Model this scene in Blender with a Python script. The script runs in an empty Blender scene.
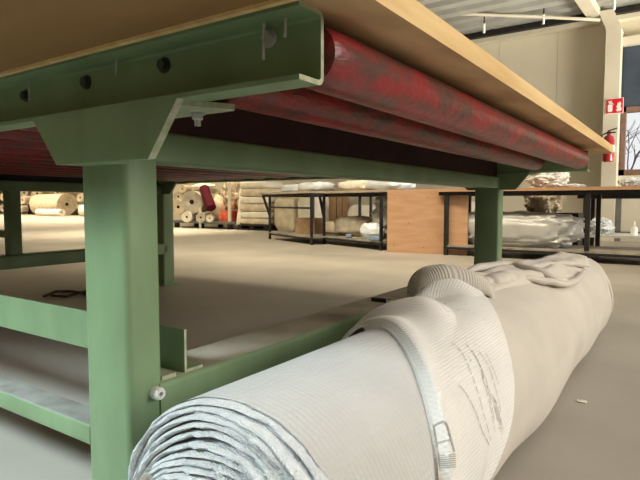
import bpy, bmesh, math, random
from mathutils import Vector, Matrix, noise
random.seed(7)
C = bpy.context.scene.collection
PI = math.pi
# ------------------------------------------------------------------ camera frame
H = .66; FPX = 546.; YAW = math.radians(34.1); PIT = math.atan(37/546)
FW = Vector((-math.sin(YAW)*math.cos(PIT), math.cos(YAW)*math.cos(PIT), -math.sin(PIT)))
RT = Vector((math.cos(YAW), math.sin(YAW), 0)); UP = RT.cross(FW); CAM = Vector((0, 0, H))
def at(px, py, ax, v):
    """place on the plane  axis = v  (survey helper)"""
    d = FW + RT*((px-320)/FPX) + UP*((240-py)/FPX)
    return CAM + d*((v-CAM[ax])/d[ax])
def fl(px, py): return at(px, py, 2, 0)
# ------------------------------------------------------------------ materials
MATS = {}
def nd(nt, t, **k):
    n = nt.nodes.new(t)
    for a, b in k.items(): setattr(n, a, b)
    return n
def mat(name, col, rough=.6, var=.12, scale=6., metal=0., spec=.35, bump=0., bscale=60., col2=None, stretch=None,
        sheen=0., trans=0., alpha=1., coat=0., thr=(.35, .65), detail=5):
    m = bpy.data.materials.new(name); m.use_nodes = True; nt = m.node_tree
    b = nt.nodes['Principled BSDF']; L = nt.links.new
    tc = nd(nt, 'ShaderNodeTexCoord'); mp = nd(nt, 'ShaderNodeMapping')
    if stretch: mp.inputs['Scale'].default_value = stretch
    L(tc.outputs['Object'], mp.inputs['Vector'])
    n = nd(nt, 'ShaderNodeTexNoise'); n.inputs['Scale'].default_value = scale; n.inputs['Detail'].default_value = detail
    L(mp.outputs['Vector'], n.inputs['Vector'])
    r = nd(nt, 'ShaderNodeValToRGB'); r.color_ramp.elements[0].position = thr[0]; r.color_ramp.elements[1].position = thr[1]
    c2 = col2 if col2 else tuple(min(1, c*(1+var)) for c in col)
    c1 = col if col2 else tuple(c*(1-var) for c in col)
    r.color_ramp.elements[0].color = (*c1, 1); r.color_ramp.elements[1].color = (*c2, 1)
    L(n.outputs['Fac'], r.inputs['Fac']); L(r.outputs['Color'], b.inputs['Base Color'])
    b.inputs['Roughness'].default_value = rough; b.inputs['Metallic'].default_value = metal
    b.inputs['Specular IOR Level'].default_value = spec
    if sheen: b.inputs['Sheen Weight'].default_value = sheen
    if trans: b.inputs['Transmission Weight'].default_value = trans
    if coat: b.inputs['Coat Weight'].default_value = coat
    b.inputs['Alpha'].default_value = alpha
    if bump:
        n2 = nd(nt, 'ShaderNodeTexNoise'); n2.inputs['Scale'].default_value = bscale; n2.inputs['Detail'].default_value = 4
        L(mp.outputs['Vector'], n2.inputs['Vector'])
        bp = nd(nt, 'ShaderNodeBump'); bp.inputs['Strength'].default_value = bump; bp.inputs['Distance'].default_value = .01
        L(n2.outputs['Fac'], bp.inputs['Height']); L(bp.outputs['Normal'], b.inputs['Normal'])
    MATS[name] = m
    return m
def uvcloth(name, col, ku, kv, dist, strength, mode='diamond', var=.05, rough=.85, blue=None):
    """woven cloth: pattern laid out along the cloth's own u (around) / v (along) metres"""
    m = mat(name, col, rough, var, 5., sheen=.15, spec=.15); nt = m.node_tree; L = nt.links.new
    b = nt.nodes['Principled BSDF']
    uv = nd(nt, 'ShaderNodeUVMap'); sp = nd(nt, 'ShaderNodeSeparateXYZ'); L(uv.outputs['UV'], sp.inputs['Vector'])
    def mth(op, a, c=None):
        x = nd(nt, 'ShaderNodeMath', operation=op)
        for i, q in enumerate((a, c)):
            if q is None: continue
            if hasattr(q, 'links'): L(q, x.inputs[i])
            else: x.inputs[i].default_value = q
        return x.outputs[0]
    u, v = sp.outputs[0], sp.outputs[1]
    if mode == 'diamond':
        p = mth('SINE', mth('ADD', mth('MULTIPLY', u, ku), mth('MULTIPLY', v, kv)))
        q = mth('SINE', mth('SUBTRACT', mth('MULTIPLY', u, ku), mth('MULTIPLY', v, kv)))
        h = mth('MULTIPLY', p, q)
    elif mode == 'rib':
        h = mth('SINE', mth('MULTIPLY', u, ku))
    else:
        h = mth('MULTIPLY', mth('SINE', mth('MULTIPLY', u, ku)), mth('SINE', mth('MULTIPLY', v, kv)))
    h = mth('ADD', mth('MULTIPLY', h, .5), .5)
    n2 = nd(nt, 'ShaderNodeTexNoise'); n2.inputs['Scale'].default_value = 260; L(uv.outputs['UV'], n2.inputs['Vector'])
    h2 = mth('ADD', h, mth('MULTIPLY', n2.outputs['Fac'], .35))
    bp = nd(nt, 'ShaderNodeBump'); bp.inputs['Strength'].default_value = strength; bp.inputs['Distance'].default_value = dist
    L(h2, bp.inputs['Height']); L(bp.outputs['Normal'], b.inputs['Normal'])
    return m
G = mat('green_paint', (.2, .29, .155), .42, .12, 7., bump=.04, bscale=30, spec=.4, stretch=(1, 1, .4))
GD = mat('green_paint_dusty', (.3, .27, .19), .7, .1, 9., col2=(.42, .37, .29), thr=(.3, .6), spec=.2)
GE = mat('bare_edge', (.3, .36, .2), .5, .2, 60., col2=(.5, .47, .36))
RED = mat('red_vinyl', (.105, .042, .034), .36, .3, 11., spec=.4, bump=.35, bscale=30, col2=(.27, .024, .027), stretch=(2.4, 1, 2.4), thr=(.38, .6))
WOODU_SHADE = mat('chipboard_underside_shaded', (.24, .13, .05), .75, .1, 4.5, col2=(.33, .185, .075), thr=(.3, .7), bump=.12, bscale=40, spec=.2, stretch=(.6, 1.5, 1))  # darker copy of the chipboard: shade under the front overhang put into the colour
def wood(name, a, b2, ring, rough=.6):
    return mat(name, a, rough, .1, ring, col2=b2, stretch=(6, .5, 6), thr=(.3, .7), bump=.05, bscale=20, spec=.25)
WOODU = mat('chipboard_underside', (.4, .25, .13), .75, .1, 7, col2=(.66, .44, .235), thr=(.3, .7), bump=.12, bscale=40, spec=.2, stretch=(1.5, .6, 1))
WOODE = wood('raw_pine', (.62, .4, .17), (.8, .57, .28), 5)
PLY = mat('plywood', (.42, .24, .14), .6, .1, 3., col2=(.52, .32, .19), stretch=(1, 1, 6), thr=(.3, .7), spec=.2)
CONC = mat('concrete', (.33, .3, .255), .55, .1, 1.3, col2=(.43, .395, .34), thr=(.3, .72), bump=.03, bscale=40, spec=.35, detail=9)
WALL = mat('cream_wall', (.68, .63, .5), .75, .05, .7, spec=.2)
CREAM = mat('cream_steel', (.62, .57, .45), .5, .06, 2.)
DECK = mat('roof_deck', (.42, .42, .385), .5, .1, 3., metal=.2)
BLK = mat('black_steel', (.018, .016, .015), .5, .3, 10.)
GREYF = mat('grey_steel', (.13, .125, .12), .5, .2, 8.)
BROWNF = mat('brown_frame', (.2, .115, .085), .5, .15, 8.)
BLUEP = mat('slate_blue_panel', (.045, .06, .085), .5, .15, 3.)
BOLT = mat('zinc_bolt', (.45, .45, .43), .4, .25, 40., metal=.2)
BOLTD = mat('dark_bolt', (.06, .065, .05), .45, .25, 40., metal=.4)
WHITEP = mat('white_plastic', (.8, .8, .76), .35, .03, 20.)
CARD = mat('cardboard', (.4, .26, .15), .8, .12, 12.)
CLOTHN = uvcloth('quilted_cloth', (.57, .56, .54), 310, 310, .003, .6)
CLOTHF = uvcloth('flap_cloth', (.8, .775, .73), 480, 480, .0025, .5)
CLOTHR = uvcloth('ribbed_cloth', (.6, .555, .48), 780, 0, .003, .45, 'rib')
CLOTHW = uvcloth('plain_beige_cloth', (.6, .55, .475), 900, 900, .0012, .35, 'weave')
FRAY = mat('frayed_cloth', (.86, .88, .89), .95, .1, 90., col2=(.97, .97, .97), bump=.8, bscale=350, sheen=.4, spec=.05)
FRAYD = mat('cloth_layer', (.66, .69, .73), .95, .15, 60., col2=(.86, .88, .9), bump=.6, bscale=220, spec=.05)
INK = mat('grey_thread', (.3, .285, .26), .8, .1, 40.)
INKL = mat('pale_thread', (.47, .46, .44), .8, .1, 40.)
BEIGE = mat('beige_lining', (.4, .36, .29), .9, .2, 60., bump=.4, bscale=200)
ROLLC = mat('cream_fabric', (.66, .57, .42), .9, .14, 5., bump=.5, bscale=14, spec=.1)
ROLLG = mat('oat_fabric', (.52, .47, .38), .9, .2, 6., bump=.5, bscale=14, spec=.1)
ROLLW = mat('white_fabric', (.78, .73, .62), .9, .08, 6., bump=.4, bscale=14, spec=.1)
RAG = mat('mixed_rags', (.3, .24, .17), .9, .2, 5., col2=(.72, .62, .45), bump=.6, bscale=20, thr=(.4, .6))
BURG = mat('burgundy_fabric', (.07, .007, .013), .8, .2, 8., spec=.1)
REDB = mat('red_crate', (.55, .06, .03), .6, .15, 8., col2=(.75, .2, .1))
FILM = mat('plastic_film', (.42, .42, .4), .28, .06, 6., bump=.5, bscale=9, spec=.6)
FILMW = mat('white_film', (.7, .69, .66), .35, .06, 6., bump=.4, bscale=9, spec=.5)
FILMB = mat('bluish_film', (.7, .75, .8), .25, .06, 6., bump=.4, bscale=9, spec=.6)
FILMG = mat('dusty_film', (.42, .4, .36), .35, .15, 6., bump=.5, bscale=9, spec=.5)
DARK = mat('dark_inside', (.02, .018, .016), .8)
SIGNR = mat('sign_red', (.62, .02, .03), .4, .03)
SIGNW = mat('sign_white', (.85, .8, .78), .5, .02)
EXTR = mat('extinguisher_red', (.32, .02, .025), .25, .08, coat=.4)
BLUE = mat('blue_plastic', (.2, .28, .42), .4, .1)
STRAP = mat('dark_strap', (.05, .03, .02), .8, .2)
BARK = mat('bark', (.34, .38, .44), .9, .2)
GLASS = bpy.data.materials.new('window_glass'); GLASS.use_nodes = True
_n = GLASS.node_tree; _n.nodes.clear()
_o = nd(_n, 'ShaderNodeOutputMaterial'); _m = nd(_n, 'ShaderNodeMixShader'); _t = nd(_n, 'ShaderNodeBsdfTransparent'); _g = nd(_n, 'ShaderNodeBsdfGlossy')
_g.inputs['Roughness'].default_value = .02; _m.inputs[0].default_value = .06
_n.links.new(_t.outputs[0], _m.inputs[1]); _n.links.new(_g.outputs[0], _m.inputs[2]); _n.links.new(_m.outputs[0], _o.inputs[0])
# ------------------------------------------------------------------ mesh helpers
def BM(): return bmesh.new()
def box(bm, x0, x1, y0, y1, z0, z1, mi=0):
    v = [bm.verts.new(p) for p in ((x0,y0,z0),(x1,y0,z0),(x1,y1,z0),(x0,y1,z0),(x0,y0,z1),(x1,y0,z1),(x1,y1,z1),(x0,y1,z1))]
    for q in ((0,3,2,1),(4,5,6,7),(0,1,5,4),(1,2,6,5),(2,3,7,6),(3,0,4,7)):
        bm.faces.new([v[i] for i in q]).material_index = mi
def prism(bm, prof, f, mi=0, capmi=None):
    """prof: list of 2D points, f(a,b,t) with t in 0,1 -> 3D"""
    A = [bm.verts.new(f(a, b, 0)) for a, b in prof]; B = [bm.verts.new(f(a, b, 1)) for a, b in prof]
    n = len(prof)
    for i in range(n): bm.faces.new((A[i], A[(i+1) % n], B[(i+1) % n], B[i])).material_index = mi
    for c in (A[::-1], B): bm.faces.new(c).material_index = mi if capmi is None else capmi
def rrect(w0, w1, h0, h1, r, n=4):
    out = []
    for cx, cy, a0 in ((w1-r, h1-r, 0), (w0+r, h1-r, 90), (w0+r, h0+r, 180), (w1-r, h0+r, 270)):
        for k in range(n+1):
            a = math.radians(a0+90*k/n); out.append((cx+r*math.cos(a), cy+r*math.sin(a)))
    return out
def tube(bm, pts, r, seg=10, cap=True, mi=0, flat=1.):
    pts = [Vector(p) for p in pts]; rings = []; n = len(pts)
    rr = r if isinstance(r, (list, tuple)) else [r]*n
    t0 = (pts[1]-pts[0]).normalized(); ref = Vector((0, 0, 1)) if abs(t0.z) < .9 else Vector((1, 0, 0))
    for i, p in enumerate(pts):
        t = (pts[min(i+1, n-1)]-pts[max(i-1, 0)]).normalized()
        a = t.cross(ref).normalized(); b = a.cross(t); 
        rings.append([bm.verts.new(p+(a*math.cos(2*PI*k/seg)+b*math.sin(2*PI*k/seg)*flat)*rr[i]) for k in range(seg)])
    for A, B in zip(rings, rings[1:]):
        for k in range(seg): bm.faces.new((A[k], A[(k+1) % seg], B[(k+1) % seg], B[k])).material_index = mi
    if cap:
        bm.faces.new(rings[0][::-1]).material_index = mi; bm.faces.new(rings[-1]).material_index = mi
def bar(bm, p, q, w, h=None, mi=0):
    """square bar between two points"""
    p, q = Vector(p), Vector(q); h = h or w; t = (q-p).normalized()
    ref = Vector((0, 0, 1)) if abs(t.z) < .95 else Vector((0, 1, 0))
    a = t.cross(ref).normalized()*w/2; b = a.cross(t).normalized()*h/2
    prism(bm, [(-1,-1),(1,-1),(1,1),(-1,1)], lambda u, v, s: (q if s else p)+a*u+b*v, mi)
def grid(bm, nu, nv, f, closed=False, mi=0, uv=None):
    lay = bm.loops.layers.uv.verify() if uv else None
    V = [[bm.verts.new(f(i/nu, j/nv)) for j in range(nv+1)] for i in range(nu+(0 if closed else 1))]
    for i in range(nu):
        i2 = (i+1) % len(V)
        for j in range(nv):
            fc = bm.faces.new((V[i][j], V[i2][j], V[i2][j+1], V[i][j+1])); fc.material_index = mi
            if uv:
                for lp, (a, b) in zip(fc.loops, ((i,j),(i+1,j),(i+1,j+1),(i,j+1))): lp[lay].uv = uv(a/nu, b/nv)
    return V
def lathe(bm, prof, M, seg=24, mi=0, mis=None):
    rings = [[bm.verts.new(M @ Vector((r*math.cos(2*PI*k/seg), r*math.sin(2*PI*k/seg), z))) for k in range(seg)] for r, z in prof]
    for j, (A, B) in enumerate(zip(rings, rings[1:])):
        for k in range(seg): bm.faces.new((A[k], A[(k+1) % seg], B[(k+1) % seg], B[k])).material_index = mis[j] if mis else mi
    bm.faces.new(rings[0][::-1]).material_index = mis[0] if mis else mi
    bm.faces.new(rings[-1]).material_index = mis[-1] if mis else mi
def hexbolt(bm, c, d, r, h, washer=True):
    d = Vector(d).normalized(); M = Matrix.Translation(Vector(c)) @ d.to_track_quat('Z', 'Y').to_matrix().to_4x4()
    if washer: lathe(bm, [(r*1.35, 0), (r*1.35, h*.22)], M, 16)
    lathe(bm, [(r, h*.22), (r, h*.85), (r*.85, h)], M, 6)
ORG = {}
def obj(name, bm, mats, parent=None, smooth=35, org=None):
    me = bpy.data.meshes.new(name)
    bmesh.ops.recalc_face_normals(bm, faces=bm.faces[:])
    if parent is not None: o0 = ORG[parent.name]
    elif org is not None: o0 = Vector(org)
    else:
        xs = [v.co for v in bm.verts]
        o0 = Vector(((min(p.x for p in xs)+max(p.x for p in xs))/2, (min(p.y for p in xs)+max(p.y for p in xs))/2, min(p.z for p in xs)))
    bmesh.ops.translate(bm, verts=bm.verts[:], vec=-o0)
    bm.to_mesh(me); bm.free()
    for m in (mats if isinstance(mats, (list, tuple)) else [mats]): me.materials.append(m)
    if smooth:
        me.polygons.foreach_set('use_smooth', [True]*len(me.polygons)); me.set_sharp_from_angle(angle=math.radians(smooth))
    o = bpy.data.objects.new(name, me); C.objects.link(o); ORG[o.name] = o0
    if parent is not None: o.parent = parent
    else: o.location = o0
    return o
def tag(o, label, cat, group=None):
    o['label'] = label; o['category'] = cat
    if group: o['group'] = group
    return o
def thing(name, loc, label, cat, group=None):
    o = bpy.data.objects.new(name, None); C.objects.link(o); o.location = loc; o.empty_display_size = .1
    ORG[o.name] = Vector(loc); return tag(o, label, cat, group)
def struct(name, bm, m, smooth=0):
    o = obj(name, bm, m, None, smooth, org=(0, 0, 0)); o['kind'] = 'structure'; return o
# ------------------------------------------------------------------ the setting
bm = BM(); box(bm, -48, 6, -4, 22, -.1, 0); struct('floor', bm, CONC)
bm = BM()
xs = [-15 + i*1.05 for i in range(21)]
for a, b in zip(xs, xs[1:]):
    box(bm, a+.004, min(b, 6)-.004, 11, 11.12, 0, 4.3)
box(bm, -15, 6, 11.02, 11.12, 0, 4.3)
# the window opening is cut below by building the wall bay by bay
bm.free()
WX0, WX1, WZ0, WZ1 = -1.07, 1.15, 1.14, 2.32
bm = BM()
def panel(x0, x1, z0, z1):
    n = max(1, round((x1-x0)/1.05))
    for i in range(n):
        a = x0+(x1-x0)*i/n; b = x0+(x1-x0)*(i+1)/n
        box(bm, a+.003, b-.003, 11, 11.12, z0, z1)
    box(bm, x0, x1, 11.015, 11.11, z0, z1)
panel(-15, WX0, 0, 4.3); panel(WX1, 6, 0, 4.3); panel(WX0, WX1, 0, WZ0); panel(WX0, WX1, 3.35, 4.3)
struct('wall_back', bm, WALL)
bm = BM(); box(bm, -48, -15, 20, 20.2, 0, 7); struct('wall_hall', bm, WALL)
bm = BM(); box(bm, -15, -14.8, 11.12, 20, 0, 7); struct('wall_corner', bm, WALL)
bm = BM(); box(bm, 6, 6.2, -4, 11.12, 0, 4.6); struct('wall_right', bm, WALL)
bm = BM(); box(bm, -48, 6.2, -4.2, -4, 0, 4.6); struct('wall_front', bm, WALL)
bm = BM(); box(bm, -48.2, -48, -4, 20, 0, 7); struct('wall_left', bm, WALL)
# window: frame, pane, sill; slate panel above it
bm = BM()
f0 = .085
for x0, x1, z0, z1 in ((WX0, WX1, WZ1-f0, WZ1), (WX0, WX1, WZ0, WZ0+f0*1.2), (WX0, WX0+f0, WZ0, WZ1), (WX1-f0, WX1, WZ0, WZ1), (-.03, .05, WZ0, WZ1)):
    box(bm, x0, x1, 10.94, 11.1, z0, z1)
win = struct('window_1', bm, BROWNF)
bm = BM(); box(bm, WX0+f0, WX1-f0, 11.02, 11.03, WZ0+f0, WZ1-f0); obj('pane', bm, GLASS, win, 0)
bm = BM(); box(bm, WX0-.05, WX1+.05, 10.86, 11, WZ0-.09, WZ0-.005); struct('trim_1', bm, CREAM)
bm = BM(); box(bm, WX0, WX1, 10.97, 11.1, WZ1, 3.35)
o = struct('wall_panel', bm, BLUEP)
bm = BM(); box(bm, WX0-.02, 2.2, 10.84, 11, 3.36, 3.5); struct('trim_2', bm, CREAM)
bm = BM(); box(bm, -1.1, -1.07, 10.9, 11.0, 1.0, 3.4); struct('trim_3', bm, CREAM)
# steel column with its bent head, eaves beam, dark eaves gap, roof deck
bm = BM()
box(bm, -1.3, -1.07, 10.6, 11, 0, 3.6)
prism(bm, [(-1.3, 3.6), (-1.07, 3.6), (-1.2, 3.93), (-1.43, 3.93)], lambda a, b, t: (a, 10.6+.4*t, b))
struct('trim_4', bm, CREAM)
bm = BM(); box(bm, -15, 6, 10.8, 11, 3.79, 3.87); struct('trim_5', bm, CREAM)
bm = BM(); box(bm, -15, 6, 10.72, 11, 3.875, 3.96); struct('trim_6', bm, BLK)
bm = BM()
prof = []
n = 0; y = 5.6
while y < 11.3:
    for dy, dz in ((0, 0), (.15, 0), (.18, .13), (.33, .13), (.36, 0), (.40, 0)):
        if dy < .4: prof.append((y+dy, dz))
    y += .40
zc = lambda y: 3.97+.035*(11.2-y)
prism(bm, prof+[(y, .12), (5.6, .12)], lambda a, b, t: (-9+15*t, a, zc(a)+b))
struct('ceiling', bm, DECK)
bm = BM(); box(bm, -48.2, 6.2, -4.2, 20.2, 7, 7.1); struct('ceiling', bm, DECK)
bm = BM(); box(bm, 6, 6.2, -4.2, 11.2, 4.6, 7); box(bm, -48, 6, -4.2, -4, 4.6, 7); box(bm, -15, 6, 11.0, 11.1, 4.3, 7); struct('wall_upper', bm, WALL)
bm = BM(); bar(bm, (-1.75, 6, zc(6)-.08), (-1.5, 10.8, zc(10.8)-.06), .2, .14); struct('trim_7', bm, CREAM)
# hanging conduit and its rods
a, b = at(438, 13, 1, 9.6), at(600, 20, 1, 10.55)
bm = BM(); tube(bm, [a-(b-a)*.4, a, at(543, 17, 1, 10.2), b], .028, 8); tag(obj('conduit', bm, CREAM), 'thin cream conduit hanging below the corrugated roof deck', 'conduit')
for (px, y0, y1, Y, lb) in ((484, 0, 33, 9.9, 'thin hanging rod with white tip, left one in front of the eaves'), (543.5, 0, 24, 10.2, 'thin hanging rod with white tip, middle one in front of the eaves'), (614, -6, 10, 10.4, 'thin hanging rod with white tip, right one above the column')):
    p = at(px, y1, 1, Y); t = thing('hanging_rod', (p.x, p.y, p.z), lb, 'rod', 'roof rods')
    bm = BM(); tube(bm, [p+Vector((0,0,.05)), (p.x, p.y, zc(p.y)+.02)], .012, 6); obj('rod', bm, BLK, t)
    bm = BM(); tube(bm, [p, p+Vector((0,0,.16))], .022, 8); obj('tip', bm, WHITEP, t)
# fire sign
sg = at(614.5, 106, 1, 10.59)
t = thing('fire_sign', (sg.x, 10.59, sg.z-.13), 'red fire extinguisher sign on the cream column beside the window', 'sign')
bm = BM(); box(bm, sg.x-.135, sg.x+.135, 10.592, 10.6, sg.z-.13, sg.z+.13); obj('border', bm, SIGNW, t, 0)
bm = BM(); box(bm, sg.x-.125, sg.x+.125, 10.588, 10.592, sg.z-.12, sg.z+.12); obj('plate', bm, SIGNR, t, 0)
bm = BM()
F = lambda dx, dz, s: (sg.x+dx, 10.588-.003*s, sg.z+dz)
prism(bm, rrect(-.1, -.03, -.095, .03, .02), F); prism(bm, [(-.085, .04), (-.045, .04), (-.05, .075), (-.08, .075)], F)
prism(bm, [(-.05, .075), (-.012, .03), (-.02, .022), (-.06, .062)], F); prism(bm, [(-.1, .08), (-.04, .095), (-.04, .082), (-.1, .07)], F)
obj('extinguisher_symbol', bm, SIGNW, t, 0)
bm = BM()
prism(bm, [(.04, -.095), (.1, -.09), (.11, -.05), (.09, -.01), (.1, .03), (.075, .075), (.07, .03), (.05, .06), (.045, .02), (.025, -.02), (.05, -.04), (.02, -.07)], F)
obj('flame_symbol', bm, SIGNW, t, 0)
# fire extinguisher
e = at(608, 162, 1, 10.47)
t = thing('fire_extinguisher', (e.x, e.y, e.z), 'red fire extinguisher hung on the cream column behind the far corner of the table top', 'extinguisher')
T = Matrix.Translation(e)
bm = BM(); lathe(bm, [(.06, 0), (.088, .02), (.09, .05), (.09, .36), (.07, .42), (.03, .45), (.028, .48)], T, 20); obj('cylinder', bm, EXTR, t)
bm = BM(); lathe(bm, [(.0915, .17), (.0915, .28)], T, 20); obj('label_band', bm, WHITEP, t)
bm = BM(); box(bm, e.x-.03, e.x+.03, e.y-.02, e.y+.02, e.z+.47, e.z+.51); bar(bm, e+Vector((-.02,0,.52)), e+Vector((.12,0,.56)), .02); bar(bm, e+Vector((-.02,0,.5)), e+Vector((.1,0,.49)), .02); obj('valve_handle', bm, BLK, t)
bm = BM(); tube(bm, [e+Vector(p) for p in ((-.03,0,.49),(-.1,-.02,.46),(-.12,-.03,.35),(-.11,-.03,.15))], .013, 8); obj('hose', bm, BLK, t)
bm = BM(); box(bm, e.x-.03, e.x+.03, e.y+.08, 10.6, e.z+.3, e.z+.36); obj('wall_bracket', bm, GREYF, t)
# grey framed panel below the window
bm = BM(); box(bm, -1.02, 1.1, 10.7, 10.95, 0, .83)
t = tag(obj('low_cabinet', bm, CREAM, None, 0), 'low cream cabinet with dark grey frame under the window', 'cabinet')
bm = BM()
for q in ((-1.06,-.98,.0,.86),(.02,.1,.0,.86),(1.06,1.14,.0,.86),(-1.06,1.14,.8,.87),(-1.06,1.14,.1,.17)): box(bm, q[0], q[1], 10.66, 10.7, q[2], q[3])
obj('frame', bm, GREYF, t, 0)
# bare trees outside the window
def branchy(base, hgt, seed):
    rnd = random.Random(seed); bm = BM()
    def rec(p, d, l, r, n):
        q = p+d*l; m = (p+q)/2+Vector((rnd.uniform(-1,1),rnd.uniform(-1,1),rnd.uniform(-1,1)))*l*.06
        tube(bm, [p, m, q], [r, r*.85, r*.7], 5)
        if n:
            for k in range(3):
                e2 = (d+Vector((rnd.uniform(-1,1), rnd.uniform(-.6,.6), rnd.uniform(-.5,.7)))*.85).normalized()
                rec(p+(q-p)*rnd.uniform(.45, 1), e2, l*rnd.uniform(.6,.8), r*.6, n-1)
    rec(Vector(base), Vector((0,0,1)), hgt, .05, 4)
    return obj('bare_tree', bm, BARK)
tag(branchy((-1.5, 15.5, 0), 1.3, 3), 'bare branching tree outside, left half of the window', 'tree')
tag(branchy((1.6, 19, 0), 1.5, 5), 'bare branching tree outside, right half of the window', 'tree')
bm = BM(); box(bm, -14.7, 14, 11.2, 40, -.12, -.02); struct('ground_outside', bm, mat('outside_ground', (.4, .4, .38), .9))

# ------------------------------------------------------------------ the green roller table
LX0, LX1 = -.982, -.846           # near legs
OX1 = -3.47; OX0 = -3.58          # opposite legs
Y0, Y1 = .62, .70                 # front leg frame
FY0, FY1 = 2.96, 3.04             # far leg frame
T0 = (-2.2, 1.8, 0)
tb = thing('roller_table', T0, 'long green steel table with chipboard top and red rollers beneath', 'table')
bm = BM()
# top: board with an underside material and raw edge
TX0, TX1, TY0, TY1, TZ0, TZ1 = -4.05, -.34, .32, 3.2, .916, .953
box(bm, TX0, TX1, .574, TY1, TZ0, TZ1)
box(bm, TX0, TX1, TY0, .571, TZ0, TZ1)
top = obj('table_top', bm, [WOODU, WOODE, WOODU_SHADE], tb, 0)
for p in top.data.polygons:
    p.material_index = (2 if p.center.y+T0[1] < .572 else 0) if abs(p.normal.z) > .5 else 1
bm = BM(); box(bm, TX0, -.41, .552, .562, TZ0-.005, TZ0); obj('packing_strip', bm, WOODE, tb, 0)
def leg(x0, x1, y0, y1, z1=.80):
    bm = BM(); prism(bm, rrect(x0, x1, y0, y1, .014), lambda a, b, t: (a, b, z1*t)); o = obj('leg', bm, G, tb, 40)
    bm = BM(); box(bm, x0-.04, x1+.04, y0-.03, y1+.03, 0, .012); obj('foot_plate', bm, G, o, 0)
    return o
near = leg(LX0, LX1, Y0, Y1)
leg(OX0, OX1, Y0, Y1); leg(LX0, LX1, FY0, FY1); leg(OX0, OX1, FY0-.06, FY1-.03)
# white plug with socket on the near leg
bm = BM(); M = Matrix.Translation((LX1, .676, .295)) @ Matrix.Rotation(PI/2, 4, 'Y')
lathe(bm, [(.011, 0), (.011, .004), (.0125, .006), (.0125, .018), (.010, .022), (.005, .022), (.004, .012)], M, 14); obj('plug', bm, WHITEP, near)
bm = BM(); M = Matrix.Translation((LX1+.0135, .676, .295)) @ Matrix.Rotation(PI/2, 4, 'Y'); lathe(bm, [(.004, 0), (.0045, .001)], M, 6); obj('socket', bm, DARK, near)
# C channels across the two ends
def channel(yw, s, x0, x1):
    """web at yw, flanges reaching towards s (-1 = towards the front)"""
    z0, z1, w, tk, r = .817, .916, .056, .007, .012
    pr_ = [(0, z0+r), (s*-0+0, z0+r)]
    out = []
    def arc(cy, cz, a0, a1, rr, n=4): return [(cy+rr*math.cos(math.radians(a0+(a1-a0)*k/n)), cz+rr*math.sin(math.radians(a0+(a1-a0)*k/n))) for k in range(n+1)]
    # build with flanges towards -1 then mirror
    o = [(-w, z0)]+arc(-r, z0+r, -90, 0, r)+arc(-r, z1-r, 0, 90, r)+[(-w, z1), (-w, z1-tk)]+arc(-r, z1-r, 90, 0, r-tk)+arc(-r, z0+r, 0, -90, r-tk)+[(-w, z0+tk)]
    bm = BM(); prism(bm, o, lambda a, b, t: (x0+(x1-x0)*t, yw+(a if s < 0 else -a), b), 0, 1)
    return obj('end_channel', bm, [G, GE], tb, 30)
ch = channel(Y0+.005, -1, -3.95, -.417); channel(2.975, 1, -3.95, -.425)
for x, z in ((-.504, .893), (-.728, .887), (-.946, .886), (-1.16, .884), (-1.9, .885), (-2.6, .885)):
    bm = BM(); hexbolt(bm, (x, Y0-.002, z), (0, -1, 0), .0098, .011); obj('bolt', bm, BOLTD if x < -.6 else BOLT, ch)
for x, y, l in ((-.5, .6, .05), (-.462, .6, .026), (-.838, .605, .028), (-1.116, .6, .045), (-1.29, .6, .022)):
    bm = BM(); tube(bm, [(x, y, .9095), (x-.001, y-.001, .9095-l)], .0022, 6); obj('nail', bm, BOLT, ch)
# gusset brackets under the channels
def gusset(xc, y0, y1, zt=.818):
    bm = BM()
    a = [(xc-.17, zt), (xc+.235, zt), (xc+.165, .73), (xc-.095, .73)]
    prism(bm, a, lambda u, v, t: (u, y0+.014*t, v))
    for f in bm.faces:
        if f.calc_center_median().x > xc+.19: f.material_index = 1
    box(bm, xc-.09, xc+.03, y0+.014, y1-.02, .73, .738)
    prism(bm, [(xc+.1, y0+.014), (xc+.228, y0+.014), (xc+.268, y0+.09), (xc+.258, y0+.098), (xc+.1, y0+.098)], lambda u, v, t: (u, v, zt-.009+.009*t), 1)
    return obj('gusset_bracket', bm, [G, GE], tb, 0)
gb = gusset(-.878, .568, .7); gusset(-.93, FY0+.005, FY1+.02); gusset(-3.55, .568, .7); gusset(-3.55, FY0-.06, FY1)
bm = BM(); hexbolt(bm, (-.685, .648, .809), (0, 0, -1), .0095, .011); tube(bm, [(-.685, .648, .8), (-.685, .648, .788)], .0055, 10); obj('bolt', bm, BOLT, gb)
bm = BM(); hexbolt(bm, (-.685, .645, .8245), (0, 0, 1), .009, .008); obj('bolt', bm, BOLT, gb)
bm = BM(); box(bm, -.868, -.862, .66, 2.96, .79, .912); obj('added_dark_strip', bm, mat('maroon_shade', (.03, .006, .006), .7, .3, 8.), tb, 0)  # added strip, dark maroon standing in for the shade above the near beam
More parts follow.
